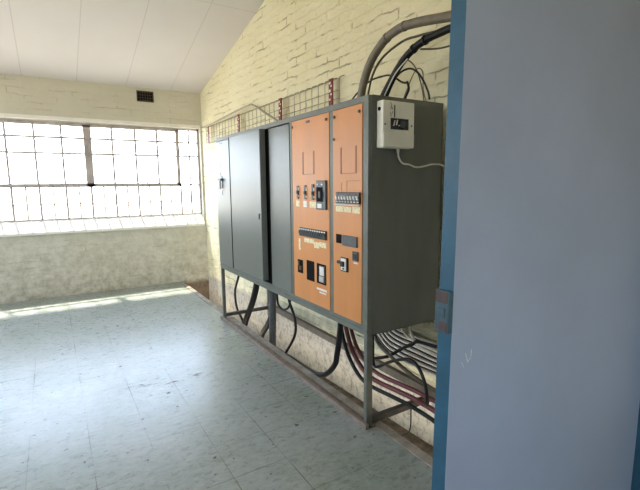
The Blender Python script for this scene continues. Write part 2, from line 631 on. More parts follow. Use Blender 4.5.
# raked ceiling
c = MB()
pr = [(XL - 0.3, YB + 0.3, zc(YB + 0.3)), (XL - 0.3, Y_RIDGE, zc(Y_RIDGE)), (XL - 0.3, 0.55, zc(0.55)),
      (XL - 0.3, 0.55, zc(0.55) + 0.1), (XL - 0.3, Y_RIDGE, zc(Y_RIDGE) + 0.1), (XL - 0.3, YB + 0.3, zc(YB + 0.3) + 0.1)]
c.poly(pr, (5.9, 0, 0))
structure(c.build('ceiling', M_ceil))

# front wall with the double doorway the photograph looks through
DX0, DX1, DZ = -0.35, 2.17, 2.35
w = MB()
w.box(XL - 0.2, DX0, 0.72, 0.92, -0.2, 4.3)
w.box(DX0, DX1, 0.72, 0.92, DZ, 4.3)
w.box(DX1, 2.6, 0.72, 0.92, -0.2, 4.3)
structure(w.build('wall_front', M_plaster))
# unseen entry lobby added behind the camera to keep skylight off the door
w = MB()
w.box(XL - 0.2, XL, -2.6, 0.72, -0.2, 3.0)
w.box(2.6, 2.8, -2.6, 0.92, -0.2, 3.0)
LBX0, LBX1, LBZ0, LBZ1 = -1.4, 0.5, 0.8, 2.3  # added opening, sized for how much light reaches the door face
w.box(XL - 0.2, LBX0, -2.8, -2.6, -0.2, 3.0)
w.box(LBX1, 2.8, -2.8, -2.6, -0.2, 3.0)
w.box(LBX0, LBX1, -2.8, -2.6, -0.2, LBZ0)
w.box(LBX0, LBX1, -2.8, -2.6, LBZ1, 3.0)
structure(w.build('wall_entry_added', M_plaster))
c = MB().box(XL - 0.2, 2.8, -2.8, 0.72, 2.9, 3.0)
structure(c.build('ceiling_entry_added', M_plaster))

portal(((WX0 + WX1) / 2, YB + 0.2, (WZ0 + WZ1) / 2), WX1 - WX0, WZ1 - WZ0, (0, -1, 0))
portal(((VX0 + VX1) / 2, YB + 0.2, (WZ0 + WZ1) / 2), VX1 - VX0, WZ1 - WZ0, (0, -1, 0))
for a, b in LW:
    portal((XL - T + 0.02, (a + b) / 2, (LZ0 + LZ1) / 2), b - a, LZ1 - LZ0, (1, 0, 0))
portal(((LBX0 + LBX1) / 2, -2.75, (LBZ0 + LBZ1) / 2), LBX1 - LBX0, LBZ1 - LBZ0, (0, 1, 0))


# ------------------------------------------------------------------ windows
def steel_window(idx, x0, x1, sashes, thins, y):
    root = empty('window_%d' % idx, ((x0 + x1) / 2, y, 1.06))
    structure(root)
    zt, zb, zr = 2.345, 1.06, 1.515
    t = 0.026
    f = MB()
    d0, d1 = y - 0.02, y + 0.02
    f.box(x0, x0 + 0.03, d0, d1, zb - 0.02, zt + 0.10)
    f.box(x1 - 0.03, x1, d0, d1, zb - 0.02, zt + 0.10)
    f.box(x0, x1, d0, d1, zt - 0.004, zt + 0.02)
    f.box(x0, x1, d0, d1, zt + 0.085, zt + 0.11)
    f.box(x0, x1, d0, d1, zb - 0.02, zb + 0.012)
    f.build('window_frame', M_steel_window, root)
    h = MB().box(x0 + 0.03, x1 - 0.03, y - 0.012, y + 0.012, zt + 0.02, zt + 0.085)
    h.build('head_infill', M_sill, root)
    for sash0, sash1, bars in sashes:
        s = MB()
        s.box(sash0, sash0 + 0.048, y - 0.028, y + 0.018, zr - 0.016, zt)
        s.box(sash1 - 0.048, sash1, y - 0.028, y + 0.018, zr - 0.016, zt)
        s.box(sash0, sash1, y - 0.028, y + 0.018, zt - 0.028, zt)
        s.box(sash0, sash1, y - 0.028, y + 0.018, zr - 0.022, zr + 0.030)
        for bx in bars:
            s.box(bx - t / 2, bx + t / 2, y - 0.015, y + 0.015, zr, zt)
        for z in (2.16, 1.951):
            s.box(sash0 + 0.03, sash1 - 0.03, y - 0.012, y + 0.012, z - 0.013, z + 0.013)
        sa = s.build('sash', M_steel_window, root)
        MB().cyl((sash1 - 0.5, y - 0.04, zr + 0.06), (sash1 - 0.5, y - 0.04, zr - 0.05), 0.008).cyl(
            (sash1 - 0.5, y - 0.05, zr), (sash1 - 0.5, y - 0.01, zr), 0.012).build('stay', M_steel_window, sa)
    g = MB()
    lo_all, hi_all = min(q[0] for q in sashes), max(q[1] for q in sashes)
    for lo, hi in ((x0, lo_all), (hi_all, x1)):
        if hi - lo < 0.1:
            continue
        for z in (2.16, 1.951, zr):
            g.box(lo, hi, y - 0.012, y + 0.012, z - 0.012, z + 0.012)
        bx = (lo + hi) / 2
        g.box(bx - 0.011, bx + 0.011, y - 0.012, y + 0.012, zb, zt)
    for i, bx in enumerate(thins):
        tt = 0.013 if i % 2 == 0 else 0.009
        g.box(bx - tt, bx + tt, y - 0.012, y + 0.012, zb, zr)
    g.box(x0, x1, y - 0.004, y + 0.004, 1.26, 1.272)
    g.build('glazing_bars', M_steel_window, root)
    MB().box(x0 + 0.01, x1 - 0.01, y + 0.004, y + 0.008, zb, zt).build('pane', M_glass, root)
    sl = MB()
    sl.poly([(x0, YB - 0.035, 0.872), (x0, YB - 0.035, 0.905), (x0, y - 0.02, 1.055), (x0, y + 0.12, 1.06), (x0, y + 0.12, 0.872)], (x1 - x0, 0, 0))
    sl.build('sill', M_sill, root)
    return root


WY = YB + 0.10
steel_window(1, WX0, WX1, [(0.50, 1.745, [0.812, 1.119, 1.425]), (-0.745, 0.50, [-0.433, -0.122, 0.189])],
             [0.505 + 0.155 * k for k in range(-10, 10)], WY)
steel_window(2, VX0, VX1, [(VX0 + 0.02, VX1 - 0.02, [-2.33, -2.05, -1.77])],
             [VX0 + 0.155 * k for k in range(1, 7)], WY)
for k, (a, b) in enumerate(LW):
    root = structure(empty('window_%d' % (3 + k), (XL - 0.12, (a + b) / 2, LZ0)))
    f = MB()
    for yy in (a, b - 0.03):
        f.box(XL - 0.14, XL - 0.10, yy, yy + 0.03, LZ0, LZ1)
    for z in (LZ0, LZ1 - 0.03, 1.75):
        f.box(XL - 0.14, XL - 0.10, a, b, z, z + 0.03)
    for j in range(1, 4):
        yy = a + (b - a) * j / 4
        f.box(XL - 0.13, XL - 0.11, yy - 0.012, yy + 0.012, LZ0, LZ1)
    f.build('window_frame', M_steel_window, root)
    MB().box(XL - 0.122, XL - 0.118, a + 0.02, b - 0.02, LZ0 + 0.02, LZ1 - 0.02).build('pane', M_glass, root)

lt = MB().box(WX0, WX1, YB - 0.006, WY - 0.02, 2.375, 2.42)  # white board added so the lintel soffit looks brightly lit
structure(lt.build('trim_4', M_sill))

# air brick high in the back wall
v = empty('air_vent', (1.28, YB, 2.715), 'small dark brown air vent high on the back wall under the ceiling', 'vent')
f = MB()
f.box(1.165, 1.395, YB - 0.012, YB, 2.705, 2.725)
f.box(1.165, 1.395, YB - 0.012, YB, 2.835, 2.855)
f.box(1.165, 1.18, YB - 0.012, YB, 2.705, 2.855)
f.box(1.38, 1.395, YB - 0.012, YB, 2.705, 2.855)
f.build('vent_frame', M_vent, v)
MB().box(1.18, 1.38, YB - 0.003, YB, 2.725, 2.835).build('opening', M_void, v)
g = MB()
for k in range(1, 6):
    g.box(1.18 + k * 0.0333 - 0.004, 1.18 + k * 0.0333 + 0.004, YB - 0.009, YB - 0.001, 2.725, 2.835)
for z in (2.76, 2.80):
    g.box(1.18, 1.38, YB - 0.009, YB - 0.001, z - 0.004, z + 0.004)
g.build('grille', M_vent, v)

# ------------------------------------------------------------------ door leaf beside the camera
dr = structure(empty('door_1', (0.905, 0.80, 0.012)))
lf = MB()
lf.poly([(0.905, 0.80, 0.012), (2.15, 0.80, 0.012), (2.15, 0.842, 0.012), (0.896, 0.842, 0.012)], (0, 0, 2.30), 0)
bmf = lf.bm
bmf.faces.ensure_lookup_table()
bmf.normal_update()
for fc in bmf.faces:
    if fc.normal.x < -0.8:
        fc.material_index = 1
leaf = lf.build('door_leaf', [M_door, M_teal], dr)
lk = MB()
lk.box(0.8865, 0.9055, 0.7985, 0.848, 1.085, 1.205, 0, 0.002)
lk.box(0.8855, 0.888, 0.802, 0.846, 1.170, 1.203, 1, 0.0005)
lk.box(0.8855, 0.888, 0.802, 0.832, 1.088, 1.116, 1, 0.0005)
lk.box(0.8835, 0.888, 0.812, 0.836, 1.13, 1.155, 0, 0.001)
o = lk.build('lock_plate', [M_lock, M_rust_and_gap_shade], dr)
o['label'] = 'rusty lock plate on the door edge'
sc_ = MB()
for a, b in (((0.967, 1.015), (0.978, 0.985)), ((0.978, 0.985), (0.990, 0.998)), ((0.990, 0.998), (0.992, 1.022)), ((0.952, 0.990), (0.962, 0.974))):
    sc_.cyl((a[0], 0.7995, a[1]), (b[0], 0.7995, b[1]), 0.0011, 6)
sc_.build('scratch_mark', M_chalk, dr)
dr.rotation_euler = (0, 0.016, 0)
fr = MB()
fr.box(DX1 - 0.015, DX1 + 0.04, 0.71, 0.93, 0, DZ + 0.02)
fr.box(DX0, DX1, 0.71, 0.93, DZ - 0.02, DZ + 0.04)
fr.box(DX0 - 0.04, DX0 + 0.02, 0.71, 0.93, 0, DZ + 0.02)
structure(fr.build('trim_2', M_teal))

# ------------------------------------------------------------------ switchboard
XF, XBK = 1.556, 2.150
YN, YF = 1.994, 4.643
ZB, ZT = 0.590, 1.996
sw = empty('switchboard', ((XF + XBK) / 2, (YN + YF) / 2, 0.0),
           'large grey-green metal switchboard with two orange panels on a steel stand along the brick wall', 'switchboard')

ca = MB()
ca.box(XF + 0.03, XBK, YN, YN + 0.004, ZB, ZT)                                # near side sheet
ca.box(XF + 0.03, XBK, YF - 0.004, YF, ZB, ZT)
ca.box(XBK - 0.004, XBK, YN, YF, ZB, ZT)
ca.box(XF + 0.03, XBK, YN, YF, ZT - 0.004, ZT)
ca.box(XF + 0.03, XBK, YN, YF, ZB, ZB + 0.004)
ca.build('cabinet_body', M_side, sw)
ff = MB()
TOP0, BOT1 = ZT - 0.036, ZB + 0.062
ff.box(XF, XF + 0.03, YN, YF, TOP0, ZT, 0, 0.002)
ff.box(XF, XF + 0.03, YN, YF, ZB, BOT1, 0, 0.002)
for a, b in ((YN, 2.044), (2.353, 2.396), (2.915, 2.945), (YF - 0.03, YF)):
    ff.box(XF + 0.001, XF + 0.03, a, b, BOT1, TOP0, 0, 0.002)
ff.box(XF - 0.006, XF + 0.004, YN, YF, ZB + 0.030, ZB + 0.036)
ff.box(XF + 0.03, XBK, YN - 0.002, YN + 0.03, ZT - 0.03, ZT + 0.002)
ff.build('face_frame', M_edge, sw)

# narrow far door with its handle
p = MB().box(XF - 0.006, XF + 0.012, 4.10, YF - 0.006, BOT1 + 0.004, TOP0 - 0.004, 0, 0.003)
nd = p.build('narrow_door', M_grey, sw)
h = MB()
h.box(XF - 0.010, XF - 0.006, 4.455, 4.505, 1.475, 1.60, 0, 0.002)
h.cyl((XF - 0.008, 4.475, 1.56), (XF - 0.030, 4.475, 1.56), 0.012)
h.box(XF - 0.034, XF - 0.022, 4.435, 4.53, 1.550, 1.572, 0, 0.004)
h.box(XF - 0.032, XF - 0.022, 4.462, 4.492, 1.46, 1.56, 0, 0.004)
h.build('handle', M_black, nd)
for (yy, zz, hh, ww) in ((4.50, 1.715, 0.055, 0.03), (4.52, 1.62, 0.05, 0.035)):
    MB().box(XF - 0.008, XF - 0.005, yy - ww / 2, yy + ww / 2, zz - hh / 2, zz + hh / 2).build('label_plate', M_labelwhite, nd)
MB().box(XF - 0.008, XF - 0.005, 4.455, 4.475, 1.40, 1.45).build('keyhole', M_black, nd)
MB().box(XF - 0.008, XF - 0.005, 4.42, 4.50, 1.925, 1.937).build('maker_plate', M_darkgrey, nd)

# wide door standing slightly proud
p = MB().box(XF - 0.056, XF - 0.002, 3.372, 4.080, BOT1 + 0.032, TOP0 - 0.002, 0, 0.004)
wd = p.build('wide_door', M_grey, sw)
MB().box(XF - 0.062, XF - 0.055, 3.405, 3.42, 1.21, 1.26, 0, 0.002).build('latch', M_rust_and_gap_shade, wd)
MB().cyl((XF - 0.050, 4.088, BOT1 + 0.03), (XF - 0.050, 4.088, TOP0 - 0.004), 0.010, 10).build('hinge_strip', M_void, wd)
# black sheet standing in for shade in the slot beside the proud door
MB().box(XF + 0.014, XF + 0.018, 3.20, 4.10, BOT1, TOP0).build('slot_shade_sheet', M_void, sw)

# plain grey panel
p = MB().box(XF - 0.004, XF + 0.012, 2.947, 3.30, BOT1 + 0.004, TOP0 - 0.010, 0, 0.002)
pp = p.build('plain_panel', M_grey, sw)


def screw(parent, y, z):
    MB().cyl((XF - 0.007, y, z), (XF - 0.013, y, z), 0.010, 10, 0, 0.008).build('screw', M_screw, parent)


PX = XF - 0.003      # front of the orange panels


def face(mb, y0, y1, z0, z1, d=0.004, mi=0, bevel=0.0, back=0.001):
    return mb.box(PX - d, PX + back, y0, y1, z0, z1, mi, bevel)


# wide orange panel
op = MB().box(PX, XF + 0.012, 2.397, 2.903, BOT1 - 0.001, TOP0 - 0.003, 0, 0.002).build('orange_panel', M_orange, sw)
op['label'] = 'wider orange panel with row of breakers'
for y in (2.425, 2.888):
    screw(op, y, TOP0 - 0.045)
MB().box(PX - 0.004, PX, 2.643, 2.686, 1.923, 1.938).build('maker_plate', M_screw, op)


def knockout(parent, y0, y1, z0, z1):
    g = MB()
    face(g, y0 - 0.007, y0 + 0.007, z0, z1, 0.002)
    face(g, y1 - 0.007, y1 + 0.007, z0, z1, 0.002)
    face(g, y0, y1, z0 - 0.002, z0 + 0.002, 0.0015)
    g.build('knockout', M_orange_edge, parent)


knockout(op, 2.591, 2.741, 1.572, 1.728)
for (y0, y1, z0, z1) in ((2.805, 2.83, 1.398, 1.492), (2.696, 2.721, 1.396, 1.497), (2.588, 2.615, 1.394, 1.502)):
    s = MB()
    face(s, y0, y1, z0, z1, 0.008, 0, 0.002)
    face(s, y0 + 0.004, y1 - 0.006, z0 + 0.035, z0 + 0.06, 0.016, 0, 0.002)
    face(s, y0 - 0.008, y0 + 0.002, z0 + 0.060, z0 + 0.085, 0.006, 1)
    face(s, y0 - 0.010, y0 + 0.002, z0 + 0.012, z0 + 0.026, 0.006, 1)
    s.build('switch', [M_black, M_labelwhite], op)
for (y0, y1, z0, z1, mt) in ((2.795, 2.85, 1.340, 1.384, M_labelpaper), (2.690, 2.740, 1.340, 1.384, M_labelwhite), (2.562, 2.65, 1.340, 1.382, M_labelpaper)):
    s = MB()
    face(s, y0, y1, z0, z1, 0.002)
    s.build('label_tape', mt, op)
s = MB()
face(s, 2.422, 2.542, 1.332, 1.526, 0.016, 0, 0.004)
face(s, 2.452, 2.532, 1.385, 1.482, 0.018, 1, 0.001)
face(s, 2.462, 2.482, 1.41, 1.455, 0.034, 0, 0.003)
face(s, 2.468, 2.520, 1.342, 1.372, 0.0185, 2)
face(s, 2.515, 2.525, 1.495, 1.505, 0.0185, 2)
face(s, 2.455, 2.470, 1.495, 1.505, 0.0185, 2)
s.build('main_breaker', [M_darkgrey, M_void, M_labelwhite], op)

# row of breakers, one built and copied
YR0, YR1, NB = 2.430, 2.796, 12
wb = (YR1 - YR0) / NB
bz0, bz1 = 1.128, 1.190
b0 = MB()
b0.box(PX - 0.012, PX + 0.001, YR0, YR0 + wb * 0.92, bz0, bz1, 0, 0.002)
b0.box(PX - 0.022, PX - 0.011, YR0 + wb * 0.25, YR0 + wb * 0.68, bz0 + 0.020, bz0 + 0.040, 1, 0.002)
b0.box(PX - 0.0128, PX - 0.011, YR0 + wb * 0.15, YR0 + wb * 0.78, bz1 - 0.014, bz1 - 0.006, 2)
b0 = b0.build('circuit_breaker', [M_black, M_darkgrey, M_labelwhite], op)
for k in range(1, NB):
    c_ = b0.copy()
    COL.objects.link(c_)
    c_.parent = op
    c_.location = b0.location + Vector((0, wb * k, 0))
for (y0, y1, z0, z1) in ((2.60, 2.735, 1.086, 1.116), (2.530, 2.595, 1.060, 1.102), (2.440, 2.525, 1.072, 1.108), (2.790, 2.818, 1.02, 1.105)):
    s = MB()
    face(s, y0, y1, z0, z1, 0.002)
    s.build('label_tape', M_labelpaper, op)
# openings near the foot of the panel
s = MB()
face(s, 2.76, 2.84, 0.845, 0.945, 0.0015)
s.build('cutout', M_void, op)
s = MB()
face(s, 2.775, 2.80, 0.87, 0.90, 0.012, 0, 0.002)
face(s, 2.81, 2.825, 0.90, 0.93, 0.010, 0, 0.002)
s.build('terminal', M_screw, op)
s = MB()
face(s, 2.598, 2.705, 0.812, 0.958, 0.0015)
s.build('cutout', M_void, op)
s = MB()
face(s, 2.443, 2.563, 0.815, 0.956, 0.0015)
s.build('cutout', M_void, op)
s = MB()
face(s, 2.448, 2.522, 0.828, 0.945, 0.010, 0, 0.003)
face(s, 2.456, 2.508, 0.880, 0.940, 0.014, 1)
face(s, 2.460, 2.515, 0.834, 0.872, 0.013, 2)
s.build('meter', [M_darkgrey, M_labelwhite, M_cablegrey], op)
for (y0, y1, z0, z1) in ((2.435, 2.565, 0.768, 0.782), (2.445, 2.53, 0.748, 0.758)):
    s = MB()
    face(s, y0, y1, z0, z1, 0.002)
    s.build('label_tape', M_labelwhite, op)

# narrow orange panel
oq = MB().box(PX, XF + 0.012, 2.046, 2.352, BOT1 - 0.001, TOP0 - 0.003, 0, 0.002).build('orange_panel', M_orange, sw)
oq['label'] = 'narrower orange panel nearest the camera'
for y in (2.070, 2.330):
    screw(oq, y, TOP0 - 0.045)
screw(oq, 2.335, 1.78)
knockout(oq, 2.106, 2.262, 1.565, 1.724)
s = MB()
face(s, 2.196, 2.2, 1.455, 1.52, 0.001)
face(s, 2.07, 2.20, 1.518, 1.521, 0.001)
face(s, 2.255, 2.258, 1.455, 1.51, 0.001)
s.build('scribed_line', M_orange_edge, oq)
YR0, YR1, NB = 2.056, 2.304, 8
wb = (YR1 - YR0) / NB
bz0, bz1 = 1.382, 1.452
b1 = MB()
b1.box(PX - 0.014, PX + 0.001, YR0, YR0 + wb * 0.94, bz0, bz1, 0, 0.002)
b1.poly([(PX - 0.013, YR0 + wb * 0.2, bz0 + 0.024), (PX - 0.013, YR0 + wb * 0.6, bz0 + 0.024),
         (PX - 0.013, YR0 + wb * 0.85, bz0 + 0.046), (PX - 0.013, YR0 + wb * 0.45, bz0 + 0.046)], (-0.009, 0, 0), 1)
b1.box(PX - 0.0152, PX - 0.013, YR0 + wb * 0.2, YR0 + wb * 0.75, bz0 + 0.008, bz0 + 0.014, 2)
b1 = b1.build('circuit_breaker', [M_black, M_labelwhite, M_cablegrey], oq)
for k in range(1, NB):
    c_ = b1.copy()
    COL.objects.link(c_)
    c_.parent = oq
    c_.location = b1.location + Vector((0, wb * k, 0))
s = MB()
face(s, 2.058, 2.320, 1.370, 1.378, 0.012)
s.build('breaker_rail', M_cablegrey, oq)
for (y0, y1, z0, z1) in ((2.232, 2.318, 1.328, 1.364), (2.150, 2.228, 1.328, 1.362), (2.062, 2.140, 1.326, 1.364)):
    s = MB()
    face(s, y0, y1, z0, z1, 0.002)
    s.build('label_tape', M_labelpaper, oq)
s = MB()
face(s, 2.257, 2.318, 1.126, 1.184, 0.0015)
s.build('cutout', M_void, oq)
s = MB()
face(s, 2.086, 2.239, 1.118, 1.184, 0.010, 0, 0.002)
s.build('blank_plate', M_darkgrey, oq)
s = MB()
face(s, 2.076, 2.130, 1.036, 1.094, 0.010, 0, 0.002)
face(s, 2.085, 2.120, 1.05, 1.08, 0.013, 1)
s.build('socket', [M_darkgrey, M_black], oq)
s = MB()
face(s, 2.085, 2.125, 1.018, 1.026, 0.002)
s.build('label_tape', M_labelwhite, oq)
s = MB()
face(s, 2.182, 2.254, 0.952, 1.042, 0.012, 1, 0.002)
face(s, 2.190, 2.246, 0.960, 1.036, 0.016, 0, 0.002)
face(s, 2.205, 2.275, 1.000, 1.018, 0.028, 1, 0.004)
face(s, 2.205, 2.235, 0.985, 1.004, 0.030, 1, 0.003)
face(s, 2.206, 2.226, 0.966, 0.976, 0.017, 1)
s.build('isolator', [M_white, M_black], oq)

# stand
s = MB()
s.box(XF, XF + 0.045, YN, YN + 0.032, 0.004, ZB, 0, 0.003)
s.build('leg', M_edge, sw)
s = MB()
s.box(XF, XF + 0.035, YF - 0.032, YF, 0.004, ZB, 0, 0.003)
s.build('leg', M_edge, sw)
s = MB()
s.box(XBK - 0.045, XBK - 0.005, YF - 0.04, YF - 0.002, -0.05, ZB, 0, 0.003)
s.build('leg', M_edge, sw)
s = MB()
s.box(XF - 0.022, XF + 0.004, YN - 0.02, YF + 0.02, 0.0, 0.030, 0, 0.002)
s.box(XF + 0.004, XF + 0.05, YN - 0.02, YF + 0.02, 0.0, 0.008, 0, 0.001)
s.box(XF + 0.006, XF + 0.022, YN - 0.02, YF + 0.02, 0.006, 0.010, 1)  # rust-dark strip painted in for shade in the gap between flanges
s.build('base_rail', [M_rail, M_rust_and_gap_shade], sw)
s = MB()
s.box(XF + 0.03, XBK, YN + 0.004, YN + 0.040, 0.010, 0.050, 0, 0.002)
s.build('side_rail', M_siderail, sw)
s = MB()
s.box(XF + 0.03, XBK, YF - 0.04, YF - 0.006, 0.030, 0.066, 0, 0.002)
s.build('side_rail', M_siderail, sw)
s = MB()
s.box(XBK - 0.05, XBK - 0.01, 1.45, YF, 0.045, 0.105, 0, 0.002)
s.build('back_rail', M_backrail, sw)

# ------------------------------------------------------------------ white controller box on the cabinet side
BX0, BX1, BZ0, BZ1 = 1.612, 1.848, 1.704, 1.964
BYF = YN - 0.062
bx = empty('control_box', (1.724, YN - 0.005, BZ0), 'cream plastic control box with a dark display screwed to the near side of the switchboard', 'control box')
s = MB().box(BX0, BX1, BYF, YN - 0.003, BZ0, BZ1, 0, 0.006)
s.build('enclosure', M_offwhite, bx)
s = MB().box(BX0 + 0.004, BX1 - 0.004, BYF - 0.004, BYF + 0.002, BZ0 + 0.004, BZ0 + 0.082, 0, 0.002)
s.build('lower_cover', M_offwhite, bx)
s = MB().box(1.667, 1.800, BYF - 0.003, BYF + 0.002, 1.806, 1.868)
dp = s.build('display', M_blue, bx)
s = MB()
s.cyl((1.752, BYF - 0.003, 1.837), (1.752, BYF - 0.012, 1.837), 0.020, 20)
s.build('dial', M_darkgrey, dp)
s = MB()
for x, z in ((1.683, 1.838), (1.703, 1.842)):
    s.poly([(x, BYF - 0.003, z - 0.012), (x + 0.008, BYF - 0.003, z - 0.012), (x + 0.016, BYF - 0.003, z + 0.018), (x + 0.008, BYF - 0.003, z + 0.018)], (0, -0.002, 0))
s.box(1.722, 1.735, BYF - 0.005, BYF - 0.003, 1.826, 1.832)
s.build('display_mark', M_white, dp)
s = MB()
s.box(1.692, 1.698, BYF - 0.002, BYF + 0.001, 1.872, 1.940)
s.build('slot', M_void, bx)
s = MB()
for (x0, z0, x1, z1) in ((1.664, 1.955, 1.671, 1.935), (1.671, 1.935, 1.665, 1.915), (1.672, 1.93, 1.681, 1.915), (1.665, 1.90, 1.669, 1.875), (1.680, 1.905, 1.675, 1.89)):
    s.cyl((x0, BYF - 0.001, z0), (x1, BYF - 0.001, z1), 0.0014, 6)
s.build('printed_mark', M_darkgrey, bx)
s = MB()
s.cyl((BX0 + 0.002, BYF + 0.032, 1.918), (BX0 - 0.004, BYF + 0.032, 1.918), 0.011, 14)
s.build('side_hole', M_void, bx)  # black disc standing in for a dark hole in the box side
for x in (1.625, 1.825):
    MB().cyl((x, BYF + 0.001, 1.832), (x, BYF - 0.003, 1.832), 0.005, 10).build('screw', M_screw, bx)
s = MB()
s.cyl((1.752, BYF + 0.03, BZ0 + 0.004), (1.752, BYF + 0.03, BZ0 - 0.026), 0.011, 12, 0, 0.007)
s.build('cable_gland', M_white, bx)
s = MB().tube([(1.752, BYF + 0.03, BZ0 - 0.02), (1.760, BYF + 0.03, BZ0 - 0.055), (1.795, BYF + 0.035, BZ0 - 0.085), (1.85, BYF + 0.04, BZ0 - 0.09),
               (1.905, BYF + 0.04, BZ0 - 0.105), (1.97, BYF + 0.04, BZ0 - 0.10), (2.06, BYF + 0.045, BZ0 - 0.085), (2.15, BYF + 0.04, BZ0 - 0.10), (2.19, BYF + 0.06, BZ0 - 0.2), (2.2, BYF + 0.06, BZ0 - 0.6)], 0.0052, 8)
s.build('cord', M_white, bx)

# ------------------------------------------------------------------ wire mesh tray along the wall above the switchboard
wt = empty('wire_mesh_tray', (2.09, 4.9, 2.14), 'long galvanised wire mesh tray on the brick wall above the switchboard', 'cable tray')
XT = 2.07
Y0, Y1 = 3.165, 6.49


def tx(y):
    return xw(y) - 0.055


def tz(y, z):
    return 1.5 + (z - 1.5) * tx(y) / 2.08


g = MB()
rw = 0.0032
for z in (2.135, 2.20, 2.265):
    g.cyl((tx(Y0), Y0, tz(Y0, z)), (tx(Y1), Y1, tz(Y1, z)), rw, 6)
n = int((Y1 - Y0) / 0.105)
for k in range(n + 1):
    y = Y0 + (Y1 - Y0) * k / n
    x = tx(y)
    g.tube([(xw(y) - 0.002, y, tz(y, 2.135)), (x, y, tz(y, 2.135)), (x, y, tz(y, 2.22)), (x, y, tz(y, 2.345)), (x + 0.012, y, tz(y, 2.372)), (xw(y) - 0.002, y, tz(y, 2.385))], rw, 6, 0, 3)
g.cyl((tx(Y0), Y0, tz(Y0, 2.358)), (tx(Y1), Y1, tz(Y1, 2.358)), rw * 1.25, 6)
g.build('mesh', M_wire, wt)
for y in (3.27, 4.185, 5.27, 6.38):
    x = tx(y) - 0.012
    t = MB()
    t.box(x - 0.006, x + 0.006, y - 0.030, y + 0.030, tz(y, 2.135), tz(y, 2.372), 0, 0.002)
    for j, (dy, z, hh, ww) in enumerate(((0.010, 2.338, 0.020, 0.026), (-0.012, 2.312, 0.014, 0.022), (0.010, 2.275, 0.022, 0.026),
                                        (-0.010, 2.245, 0.014, 0.024), (0.010, 2.205, 0.016, 0.022))):
        t.box(x - 0.0072, x - 0.006, y + dy - ww / 2, y + dy + ww / 2, tz(y, z) - hh / 2, tz(y, z) + hh / 2, 1)
    o = t.build('red_bracket', [M_red, M_labelwhite], wt)
    o['label'] = 'red tag with pale marks'


# ------------------------------------------------------------------ cables
def cable(name, pts, r, mat, label, cat='cable', group=None, seg=10):
    o = MB().tube(pts, r, seg).build(name, mat, None, pts[0])
    tag(o, label, cat, group)
    return o


def clip(parent, pts, t, r, mat=M_cable, name='cable_tie'):
    P = smooth_path(pts)
    i = int(t * (len(P) - 2))
    d = (P[i + 1] - P[i]).normalized()
    MB().cyl(P[i] - d * 0.009, P[i] + d * 0.009, r, 14).build(name, mat, parent)


pts = [(1.95, 2.625, 2.006), (1.95, 2.600, 2.07), (1.95, 2.556, 2.205), (1.95, 2.489, 2.315), (1.95, 2.403, 2.392), (1.95, 2.292, 2.448), (1.95, 2.16, 2.466),
       (1.96, 2.013, 2.455), (1.98, 1.782, 2.42), (2.02, 1.45, 2.385), (2.06, 1.1, 2.37)]
cd = cable('conduit', pts, 0.028, M_conduit, 'thick dusty grey-brown cable sheath arching from the switchboard top, uppermost of the arches', 'cable')
clip(cd, pts, 0.50, 0.031, M_conduit)
clip(cd, pts, 0.63, 0.031, M_conduit)
pts = [(1.95, 2.40, 2.008), (1.95, 2.35, 2.07), (1.95, 2.257, 2.169), (1.95, 2.182, 2.240), (1.95, 2.093, 2.296), (1.95, 1.992, 2.330), (1.96, 1.882, 2.347), (1.98, 1.75, 2.352),
       (2.02, 1.45, 2.31), (2.06, 1.1, 2.24)]
bc = cable('power_cable', pts, 0.0225, M_cable, 'thick black cable arching from the switchboard top below the grey-brown sheath')
clip(bc, pts, 0.50, 0.027)
clip(bc, pts, 0.60, 0.027)
cable('wire', [(2.0, 2.93, 2.005), (2.0, 2.768, 2.130), (2.0, 2.572, 2.219), (2.0, 2.416, 2.229), (1.98, 2.293, 2.207), (1.98, 2.195, 2.148), (1.98, 2.139, 2.131)], 0.006, M_cable,
      'thin black wire arching low behind both thick arches and ending in a small knot', 'wire')
cable('wire', [(1.98, 2.37, 1.999), (1.98, 2.33, 2.084), (1.98, 2.234, 2.195), (1.98, 2.123, 2.214), (1.98, 2.034, 2.160), (1.98, 1.964, 2.056), (1.98, 1.945, 1.999)], 0.0062, M_cable,
      'thin dark wire looping down in a semicircle right of the black arch', 'wire')
cable('wire', [(1.98, 2.145, 2.140), (1.98, 2.132, 2.118), (1.98, 2.128, 2.086), (1.98, 2.155, 2.045), (1.98, 2.18, 1.999)], 0.0075, M_cable,
      'short black wire end dangling with a knot onto the switchboard top', 'wire')
cable('wire', [(2.0, 2.20, 2.30), (2.0, 2.128, 2.255), (2.0, 2.073, 2.187), (2.0, 2.03, 2.08), (2.0, 2.01, 1.999)], 0.004, M_brownwire,
      'thin brown wire hanging inside the dark semicircular loop', 'wire')
cable('wire', [(1.955, 2.372, 1.999), (1.945, 2.335, 2.06), (1.93, 2.262, 2.125), (1.93, 2.19, 2.20), (1.94, 2.10, 2.262)], 0.0045, M_white,
      'thin white wire running along the underside of the black arch', 'wire')
cable('wire', [(1.99, 2.62, 1.999), (1.99, 2.56, 2.12), (1.985, 2.50, 2.25), (1.99, 2.401, 2.345), (2.0, 2.224, 2.402), (2.01, 2.08, 2.402), (2.03, 1.832, 2.378), (2.08, 1.4, 2.33)], 0.0075, M_brownwire,
      'thin brown wire following the underside of the grey-brown arch', 'wire')
cable('wire', [(2.05, 2.10, 2.335), (2.04, 1.96, 2.30), (2.03, 1.84, 2.285), (2.05, 1.5, 2.28)], 0.0055, M_brownwire,
      'thin wire branching right from the black arch towards the door', 'wire')
